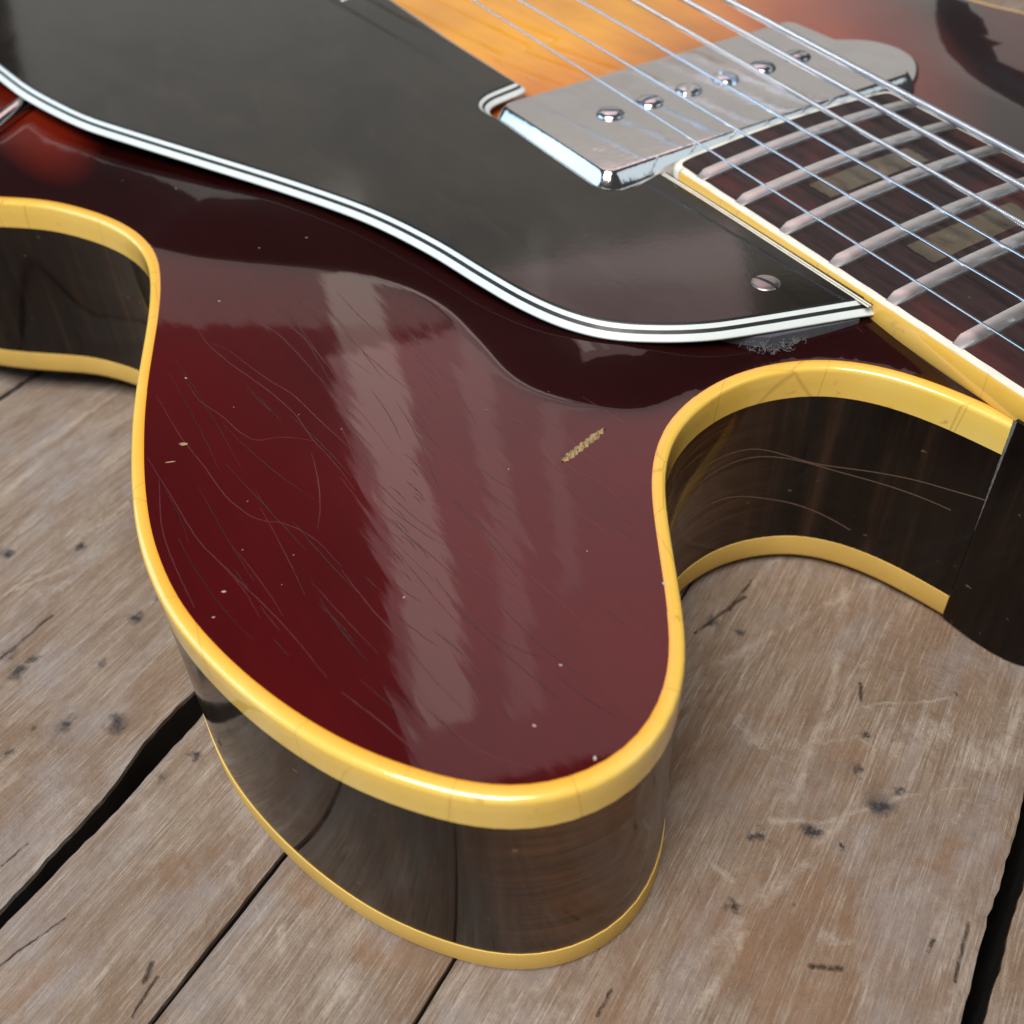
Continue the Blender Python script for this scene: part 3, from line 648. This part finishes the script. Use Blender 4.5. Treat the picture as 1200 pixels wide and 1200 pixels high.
# heel: outline grows longer with height and turns into the neck
V = []; F = []; nz = 22; na = 33
for i in range(nz+1):
    t = i/nz; z = 0.2+t*(H+1.0-0.2)
    xe = 270+5*t+34*t**5+90*max(0, t-0.82)**1.5*10*0.3
    for j in range(na):
        a_ = -math.pi/2+math.pi*j/(na-1)
        ce, se = abs(math.cos(a_))**0.62, math.copysign(abs(math.sin(a_))**0.62, math.sin(a_))
        y = 27.75*se; x = 248.9+(xe-248.9)*ce
        V.append((x, y, z))
for i in range(nz):
    for j in range(na-1): F.append((i*na+j, i*na+j+1, (i+1)*na+j+1, (i+1)*na+j))
    F.append((i*na+na-1, i*na, (i+1)*na, (i+1)*na+na-1))
F.append(tuple(range(na))); F.append(tuple(nz*na+j for j in range(na)))
heel = mesh_obj('heel', V, F, M['heel']); G(heel); fix_normals(heel); sharp(heel, 55)
heel.data.attributes.new('brown', 'FLOAT', 'POINT')
V = []; F = []; na = 19
xs4 = np.arange(249.5, X1+1, 8.0)
for x in xs4:
    w = hw(x)-0.35; zt = fbz(x)-4.65; dp = 19-0.012*(x-250)
    for j in range(na):
        a_ = math.pi*j/(na-1); V.append((x, -w*math.copysign(abs(math.cos(a_))**0.8, math.cos(a_)), zt-dp*math.sin(a_)**0.75))
for i in range(len(xs4)-1):
    for j in range(na-1): F.append((i*na+j, i*na+j+1, (i+1)*na+j+1, (i+1)*na+j))
F.append(tuple(range(na))); F.append(tuple((len(xs4)-1)*na+j for j in range(na)))
o = mesh_obj('neck', V, F, M['side']); G(o); fix_normals(o); sharp(o, 50); o.data.attributes.new('brown', 'FLOAT', 'POINT')

# --- strings
strs = [(20.6, 20.0, 0.68, 1), (12.6, 12.0, 0.55, 1), (3.1, 2.75, 0.42, 1), (-5.9, -4.6, 0.30, 0), (-16.1, -13.8, 0.24, 0), (-25.2, -23.55, 0.20, 0)]
for ya, yb, rad, wnd in strs:
    path = [(x, ya+(yb-ya)*(x-160)/80, 54.5-0.056*(x-170)) for x in (-15, 60, 160, 240, 320, 400, 468)]
    v, f = tube(path, rad, 12); o = mesh_obj('string', v, f, M['wound'] if wnd else M['steel']); G(o)

# --- pickup (dog-ear cover with six pole screws)
def rrect(x0, x1, y0, y1, r_, n=7):
    P = []
    for cx, cy, a0 in ((x1-r_, y1-r_, 0), (x0+r_, y1-r_, 90), (x0+r_, y0+r_, 180), (x1-r_, y0+r_, 270)):
        for k in range(n+1):
            a_ = math.radians(a0+90*k/n); P.append((cx+r_*math.cos(a_), cy+r_*math.sin(a_)))
    return np.array(P)
def domed(name, P, levels, m_, parent):
    """levels: (inset, z); stacked rings of the outline, last one capped"""
    Nn = normals2(P, True); cen = P.mean(0)
    if (Nn*(P-cen)).sum() < 0: Nn = -Nn
    V = []; F = []; n = len(P)
    for ins, z in levels: V += [(*(P[i]-Nn[i]*ins), z) for i in range(n)]
    for l in range(len(levels)-1):
        for i in range(n): F.append((l*n+i, l*n+(i+1) % n, (l+1)*n+(i+1) % n, (l+1)*n+i))
    F.append(tuple(range((len(levels)-1)*n, len(levels)*n)))
    o = mesh_obj(name, V, F, m_); 
    return fix_normals(o)
cov = domed('pickup_cover', rrect(126.9, 168.0, -41.9, 39.9, 4.4), [(0, 42), (0, 46.6), (0.18, 47.2), (0.62, 47.95), (1.15, 48.7), (1.65, 49.35), (2.05, 49.8), (2.35, 49.98), (2.9, 50.03)], M['nickel'], None)
G(cov); sharp(cov, 22)
for sg in (1, -1):
    ypts = [(131, 38), (136.5, 47.5), (141, 52.2), (147.8, 54), (154.5, 52.2), (160, 47.5), (166.5, 38)] if sg > 0 else [(166.5, -39), (160, -47.5), (154.5, -52.2), (147.8, -54), (141, -52.2), (136.5, -47.5), (131, -39)]
    E = np.r_[catmull(ypts, step=1.0)]
    top_z = 46.0 if sg > 0 else 44.6
    o = domed('pickup_ear', E, [(0, 41.5), (0, top_z-0.9), (0.25, top_z-0.3), (0.8, top_z)], M['nickel'], None); G(o); sub(o, cov); o.matrix_parent_inverse = Matrix.Identity(4); sharp(o, 20)
pv, pf = lathe([(2.5, 49.2), (2.5, 50.25), (2.42, 50.6), (2.1, 50.95), (1.4, 51.2), (0.6, 51.28)], 28)
# a recessed ring around each screw and a slot across its head
pole0 = None
def screw_mesh(name, rr, z0, hh, slot=0.35, ang=0.5, m_=None):
    bm = bmesh.new()
    seg = 32; rings = [(rr, z0), (rr, z0+hh*0.45), (rr*0.96, z0+hh*0.62), (rr*0.82, z0+hh*0.82), (rr*0.55, z0+hh*0.95), (rr*0.25, z0+hh)]
    v, f = lathe(rings, seg)
    vs = [bm.verts.new((x*S, y*S, z*S)) for x, y, z in v]
    for q in f: bm.faces.new([vs[i] for i in q])
    # slot: cut with two planes and push the middle strip down
    d = Vector((math.cos(ang), math.sin(ang), 0)); n_ = Vector((-d.y, d.x, 0))
    for s_ in (-1, 1):
        for off in (slot, slot+0.04):
            bmesh.ops.bisect_plane(bm, geom=bm.verts[:]+bm.edges[:]+bm.faces[:], plane_co=n_*s_*off*S, plane_no=n_)
    for vv in bm.verts:
        if abs(vv.co.dot(n_)) <= (slot+0.01)*S and vv.co.z > (z0+hh*0.3)*S: vv.co.z = (z0+hh*0.3)*S
    bmesh.ops.recalc_face_normals(bm, faces=bm.faces)
    me_ = bpy.data.meshes.new(name); bm.to_mesh(me_); bm.free(); me_.materials.append(m_); me_.shade_smooth(); me_.set_sharp_from_angle(angle=math.radians(40))
    return me_
for i, y in enumerate((-24.7, -15.0, -5.1, 4.6, 14.6, 24.4)):
    me_ = screw_mesh('pole_screw', 2.9, -0.3, 1.6, 0.46, 0.9+0.75*i, M['steel'])
    o = bpy.data.objects.new('pole_screw', me_); C.objects.link(o); sub(o, cov); o.location = (0.1459, y*S, 0.0496)
# small raised dents / solder specks on the cover
# --- pickguard
pz = lambda x, y=0: 44.8-0.02*(x-220)
_gl = [(0, 95), (27, 115), (67, 137), (100, 152), (150, 169)]
_gl = [tuple(unp([q], 44.8-0.02*(x_-220))[0]) for q, x_ in zip(_gl, (48, 57, 69, 79, 95))]
outer = [(-22, -127), (5, -126.5), (28, -124.6)]+_gl+[(114.02, -98.16), (133.29, -88.68), (150.5, -81.32), (165.26, -77.23), (178.57, -74.88), (188.52, -72.82), (196.57, -70.0), (202.66, -66.15), (207.72, -60.12), (211.71, -53.31), (215.07, -44.22), (217.75, -36.1), (220.4, -28.2), (221.6, -25.4)]
oc = smooth_line(catmull(outer, step=1.0), 3)
inner_ = [(221.2, -24.6), (214, -25.0), (203, -25.2), (187.8, -25.2), (172.5, -25.2), (166.5, -25.8), (165.6, -30), (167.4, -37.5), (165.0, -39.7), (130.5, -39.9), (126.9, -40.8), (124.2, -40.2), (122.4, -37.5), (120.8, -28.6), (120.0, -27.8), (90, -28.2), (60, -27.6), (-10, -27.0), (-22, -28.0)]
def densify(P, step):
    out = []
    for a_, b2 in zip(P[:-1], P[1:]):
        a_, b2 = np.array(a_), np.array(b2); k = max(1, int(np.linalg.norm(b2-a_)/step)); out += [a_+(b2-a_)*j/k for j in range(k)]
    return np.array(out+[np.array(P[-1])])
ic = smooth_line(densify(inner_, 1.0), 2)
lc = densify([tuple(ic[-1]), (-24, -60), (-24, -100), tuple(oc[0])], 4)[1:-1]
PG = np.r_[oc, ic, lc]
NG = normals2(PG, True)
if not inside(PG[5:6]-NG[5:6]*0.5, PG)[0]: NG = -NG       # NG points outward
NG = smooth_line(NG, 1, True); NG /= np.linalg.norm(NG, axis=1)[:, None]
def ply(name, prof, m_, par):
    o = sweep(name, PG, NG, prof, m_, None, closed=True, zfun=pz); fix_normals(o)
    if par is None: G(o)
    else: sub(o, par)
    return o
vs, fs = fill_poly(PG-NG*2.5)
V = [(x, y, pz(x)+2.0) for x, y in vs]
guard = mesh_obj('pickguard', V, fs, M['guard'], smooth=False); G(guard)
if sum(p.normal.z for p in guard.data.polygons) < 0: guard.data.flip_normals()
ply('black_edge_ply', [(-2.55, 2.0), (-2.45, 1.995), (-2.15, 1.75)], M['black'], guard)
ply('white_ply', [(-2.15, 1.75), (-1.52, 1.30)], M['white'], guard)
ply('black_ply', [(-1.52, 1.30), (-0.98, 0.92)], M['black'], guard)
ply('white_ply', [(-0.98, 0.92), (-0.06, 0.34), (0, 0.27), (0, 0.0), (-2, 0.0)], M['white'], guard)
vs2, fs2 = fill_poly(PG-NG*1.9)
o = mesh_obj('underside', [(x, y, pz(x)+0.0) for x, y in vs2], fs2, M['black'], smooth=False); sub(o, guard)
if sum(p.normal.z for p in o.data.polygons) > 0: o.data.flip_normals()
for k_, (ya_, yb_, mn_, nm_) in enumerate(((28.35, 28.62, 'black', 'inner_dark_line'), (28.62, 28.95, 'cream', 'inner_cream_line'), (28.95, 29.08, 'black', 'inner_dark_line'), (29.08, 29.36, 'cream', 'inner_cream_line'))):
    V = []; F = []
    for i, x in enumerate(np.arange(168.5, 221, 2.0)):
        o_ = -0.42+0.35*math.exp(-(x-169.5)/9)
        for yy, dz in ((ya_, 1.9), (ya_, 2.14-0.03*k_), (yb_, 2.12-0.03*k_), (yb_, 1.9)): V.append((x, -(yy+o_), pz(x)+dz))
    n = len(V)//4
    for i in range(n-1): F += [(i*4+j, i*4+j+1, i*4+j+5, i*4+j+4) for j in range(3)]
    o = mesh_obj(nm_, V, F, M[mn_], smooth=False); sub(o, guard); fix_normals(o)
for (x, y, mm_, rr_) in ((206.4, -37.5, M['rust'], 2.45), (52.2, -38.2, M['steel'], 3.0)):
    me_ = screw_mesh('pickguard_screw', rr_, -0.15, 0.85, 0.3, 0.2, mm_)
    o = bpy.data.objects.new('pickguard_screw', me_); C.objects.link(o); sub(o, guard); o.location = (x*S, y*S, (pz(x)+1.62)*S)
# bracket rod reaching from under the guard over the rim
br = catmull([(38, -99, 46.0), (55.7, -117.2, 45.4), (64, -126, 45.2), (73, -136, 45.0), (80, -146, 44.6), (83, -150, 42), (84, -151, 36)], step=2)
v, f = tube(br, 1.9, 14); o = mesh_obj('support_bracket', v, f, M['nickel']); G(o)
# spacer block under the guard near the neck
sp = [(209.6, -51.5), (212.0, -49.3), (215.7, -44.6), (219.0, -33.0), (219.9, -29.6), (212.0, -28.4), (206, -44)]
spb = np.array(sp)
V = [(x, y, 41.8) for x, y in sp]+[(x, y, 44.55) for x, y in sp]; n = len(sp)
o = mesh_obj('spacer_block', V, [tuple(range(n))[::-1], tuple(range(n, 2*n))]+[(i, (i+1) % n, n+(i+1) % n, n+i) for i in range(n)], M['foam'], smooth=False); G(o); fix_normals(o)

# --- cracks in the finish (fine raised ridges of lacquer), measured along the photograph
def ridge(paths, name, m_, w=0.075, h=0.011, zf=None, parent=top):
    V = []; F = []
    for P in paths:
        P = catmull(P, step=0.8); P = P+0.025*rng.normal(size=P.shape)*np.minimum(1, np.arange(len(P))[:, None]/3)
        nn = normals2(P); z = top_h(P)+0.004 if zf is None else zf(P); b0 = len(V); k = len(P)
        for i in range(k):
            ww = w*(0.35+0.65*math.sin(math.pi*min(1, max(0.03, i/(k-1)))))*(0.75+0.5*rng.random())
            V += [(*(P[i]-nn[i]*ww), z[i]), (*P[i], z[i]+h), (*(P[i]+nn[i]*ww), z[i])]
        for i in range(k-1):
            a_ = b0+i*3; F += [(a_, a_+1, a_+4, a_+3), (a_+1, a_+2, a_+5, a_+4)]
    o = mesh_obj(name, V, F, m_, kind='stuff'); 
    if sum(p.normal.z for p in o.data.polygons) < 0: o.data.flip_normals()
    sub(o, parent); return o
inner_t_poly = outline
CR = [[(226, 300), (242, 327), (265, 350), (290, 372), (320, 387), (340, 405), (372, 440), (397, 465), (420, 480)],
 [(292, 320), (302, 345), (320, 365), (335, 377), (360, 400), (385, 430), (400, 452), (425, 475)],
 [(212, 337), (225, 370), (241, 400), (265, 422), (290, 440), (320, 462), (347, 487), (367, 515), (390, 540), (417, 575)],
 [(245, 401), (267, 410), (290, 427), (315, 445), (340, 460), (367, 485), (385, 502), (407, 522), (435, 552)],
 [(220, 450), (235, 470), (260, 487), (280, 505), (300, 515), (330, 512), (367, 516)],
 [(183, 463), (213, 513), (240, 547), (267, 583), (300, 607), (333, 613), (367, 630), (400, 663)],
 [(172, 535), (200, 580), (233, 633), (283, 683), (333, 733), (383, 793)],
 [(400, 560), (430, 600), (467, 647), (510, 700), (543, 737), (573, 767)],
 [(400, 500), (420, 543), (450, 573), (487, 607), (533, 640), (573, 667), (613, 693), (653, 720), (700, 760)],
 [(620, 560), (647, 587), (687, 607), (720, 630), (750, 653)],
 [(613, 487), (640, 523), (673, 550), (707, 567), (733, 593), (760, 627)],
 [(633, 477), (653, 500), (687, 533), (717, 557), (720, 577)],
 [(683, 467), (720, 487), (750, 510), (767, 520)],
 [(400, 667), (433, 710), (467, 747), (510, 797), (548, 835)],
 [(400, 810), (443, 843), (487, 880)], [(480, 807), (513, 843), (543, 867), (570, 890)], [(517, 843), (560, 877), (600, 893), (627, 900)],
 [(186, 560), (190, 620), (208, 670), (228, 712)],
 [(365, 530), (372, 560), (375, 590), (372, 620)], [(345, 345), (365, 358), (385, 375)], [(340, 368), (360, 371), (378, 382)], [(405, 390), (425, 412), (450, 445)],
 [(210, 305), (222, 318), (236, 326)], [(560, 620), (600, 660), (640, 690), (690, 740), (720, 790)]]
ridge([unp(c_, 41.85) for c_ in CR], 'finish_cracks', M['crackm'])
more, dark_ = [], []
for i in range(115):
    px, py = rng.uniform(190, 770), rng.uniform(310, 880); fx_ = (px-190)/580
    ang = math.radians(56-24*fx_+rng.normal()*5); l_ = rng.uniform(25, 150); bend = rng.normal()*0.10
    P = [(px+l_*t*math.cos(ang+bend*(t-0.5)), py+l_*t*math.sin(ang+bend*(t-0.5))) for t in np.linspace(0, 1, 6)]
    W = unp(P, 41.85); sdW = signed(W)
    if inside(W, inner_t_poly).all() and (sdW < -2.5).all() and seg_dist(W, inner_t[:-1], inner_t[1:]).min() > 2.0: (dark_ if rng.random() < 0.72 else more).append(W)
ridge(more, 'finish_cracks', M['crackm'], w=0.045, h=0.006)
ridge(dark_, 'dark_cracks', M['crackk'], w=0.065, h=0.009)
# short comb-like checks beside the bright streak
comb = []
for i in range(46):
    t = i/46; cxp = 462+22*math.sin(t*5)+rng.normal()*9+26*t; cyp = 335+330*t+rng.normal()*5; l_ = rng.uniform(8, 24)
    comb.append(unp([(cxp, cyp), (cxp+l_*0.5, cyp+l_*0.35), (cxp+l_, cyp+l_*0.95)], 41.85))
ridge(comb, 'fine_checks', M['crackk'], w=0.06, h=0.008)
# chips
def chip(px, py, w, l, ang, m_, name='chip', z=41.78, lab=None):
    c0 = unp([(px, py)], z)[0]; c0z = top_h(c0[None])[0]; n = 11; ring = []
    for k in range(n):
        a_ = 2*math.pi*k/n; rr_ = rng.uniform(0.7, 1.15); x, y = l*math.cos(a_)*rr_, w*math.sin(a_)*rr_
        ring.append((c0[0]+x*math.cos(ang)-y*math.sin(ang), c0[1]+x*math.sin(ang)+y*math.cos(ang), c0z+0.012))
    V = ring+[(c0[0]+(q[0]-c0[0])*0.6, c0[1]+(q[1]-c0[1])*0.6, c0z+0.03) for q in ring]+[(c0[0], c0[1], c0z+0.02)]
    F = [(i, (i+1) % n, n+(i+1) % n, n+i) for i in range(n)]+[(n+i, n+(i+1) % n, 2*n) for i in range(n)]
    o = mesh_obj(name, V, F, m_, smooth=False); sub(o, top)
    if lab: o['label'] = lab
    if sum(p.normal.z for p in o.data.polygons) < 0: o.data.flip_normals()
# long gouge: a chain of little ridges through to bare wood
g0, g1 = unp([(659, 541), (709, 502)], 41.8)
V = []; F = []; n = 26; dv = (g1-g0)/np.linalg.norm(g1-g0); pv_ = np.array([-dv[1], dv[0]])
for i in range(n+1):
    t = i/n; wd = (0.20+0.50*math.sin(math.pi*t)**0.5)*rng.uniform(0.4, 1.3); c0 = g0+(g1-g0)*t; zz = top_h(c0[None])[0]+0.012
    for q in (-1, -0.35, 0.35, 1): V.append((*(c0+pv_*q*wd), zz+(0.0 if abs(q) == 1 else rng.uniform(0.0, 0.42))))
for i in range(n):
    for j in range(3): F.append((i*4+j, i*4+j+1, (i+1)*4+j+1, (i+1)*4+j))
o = mesh_obj('gouge', V, F, M['chip'], smooth=False, label='ragged scratch through to bare golden wood'); sub(o, top)
if sum(p.normal.z for p in o.data.polygons) < 0: o.data.flip_normals()
chip(215, 520, 0.35, 0.7, 1.0, M['chip'], lab='small chip showing bare wood'); chip(199, 541, 0.16, 0.8, 1.2, M['chip'])
for px, py, s_ in ((262, 693, .38), (250, 723, .26), (218, 443, .3), (657, 779, .28), (596, 550, .2), (626, 850, .35), (764, 845, .45), (697, 888, .4), (778, 684, .4), (257, 353, .32), (361, 288, .34), (284, 644, .14), (344, 650, .14), (330, 685, .12), (290, 587, .15), (400, 503, .14), (688, 646, .16), (473, 700, .18), (274, 477, .14), (350, 486, .14), (474, 699, .2), (570, 480, .12), (210, 235, .3), (147, 222, .15), (305, 295, .2), (643, 460, .1)):
    chip(px, py, s_*0.45, s_*0.75, rng.uniform(0, 3), M['pale'])
# cracks along the cutaway wall (follow the side's face)
def side_cracks(paths, name, m_, parent):
    """paths of (contour x index fraction, height)"""
    k0 = np.argmin(np.hypot(*(half-np.array([233, -77.8])).T)); k1 = len(half)-1; V = []; F = []
    for P in paths:
        P = catmull(P, step=0.35); b0 = len(V)
        for i, (u_, z) in enumerate(P):
            f_ = k0+(k1-k0)*min(1, max(0, u_/20)); i_ = int(f_); fr = f_-i_; j_ = min(i_+1, k1)
            p_ = half[i_]*(1-fr)+half[j_]*fr; n_ = Nh[i_]; w = 0.09
            for dz, off in ((-w, -0.135), (0, -0.10), (w, -0.135)): V.append((*(p_+n_*off), z+dz))
        for i in range(len(P)-1):
            a_ = b0+i*3; F += [(a_, a_+1, a_+4, a_+3), (a_+1, a_+2, a_+5, a_+4)]
    o = mesh_obj(name, V, F, m_, kind='stuff'); sub(o, parent); return o
sidep = [o for o in C.objects if o.name == 'side'][0]
side_cracks([[(1, 25), (3, 27), (6, 27.5), (9, 27), (13, 22), (18, 25), (20, 27)], [(1.5, 20), (3, 21), (5, 24), (9, 25.0), (14, 21), (19, 22)], [(1.2, 15), (2.2, 17.5), (3, 17), (5, 18), (8, 17.5), (11, 14), (15, 9)], [(2, 29), (4, 31), (6, 31)]], 'side_cracks', M['crackd'], sidep)
# filler line where the heel meets the rim
V = []; F = []; n = 40
for i in range(n+1):
    t = i/n; z = H+1.0-t*22; w = 0.30*(1-t)**0.8+0.02
    for q in (-1, 0, 1): V.append((248.95+q*w*rng.uniform(0.7, 1.1), -27.78-0.10*(1-abs(q)) - 0.02, z))
for i in range(n):
    for j in range(2): F.append((i*3+j, i*3+j+1, (i+1)*3+j+1, (i+1)*3+j))
o = mesh_obj('joint_filler', V, F, M['seam'], smooth=False, label='rough pale line where heel and rim meet'); sub(o, heel); fix_normals(o)

# ================================================================== LINT caught under the guard
V = []; F = []
base = catmull(np.c_[unp([(862, 396), (872, 404), (890, 410), (908, 411), (925, 406), (940, 398)], 43.0)], step=0.15)
for i in range(70):
    k = rng.integers(0, len(base)); c0 = base[k]+rng.normal(size=2)*0.25; p_ = [np.array([*c0, 42.9+rng.random()*0.8])]
    d = rng.normal(size=3)
    for j in range(6):
        d = d+rng.normal(size=3)*0.9; d /= np.linalg.norm(d); q = p_[-1]+d*0.32; q[2] = max(q[2], 42.75); p_.append(q)
    v, f = tube(np.array(p_), 0.025, 3, False); b0 = len(V); V += list(v); F += [tuple(b0+x for x in ff) for ff in f]
lint = mesh_obj('lint_tuft', V, F, M['lint'])
lint['label'] = 'small tuft of grey lint caught under the pickguard beside the neck'; lint['category'] = 'lint'
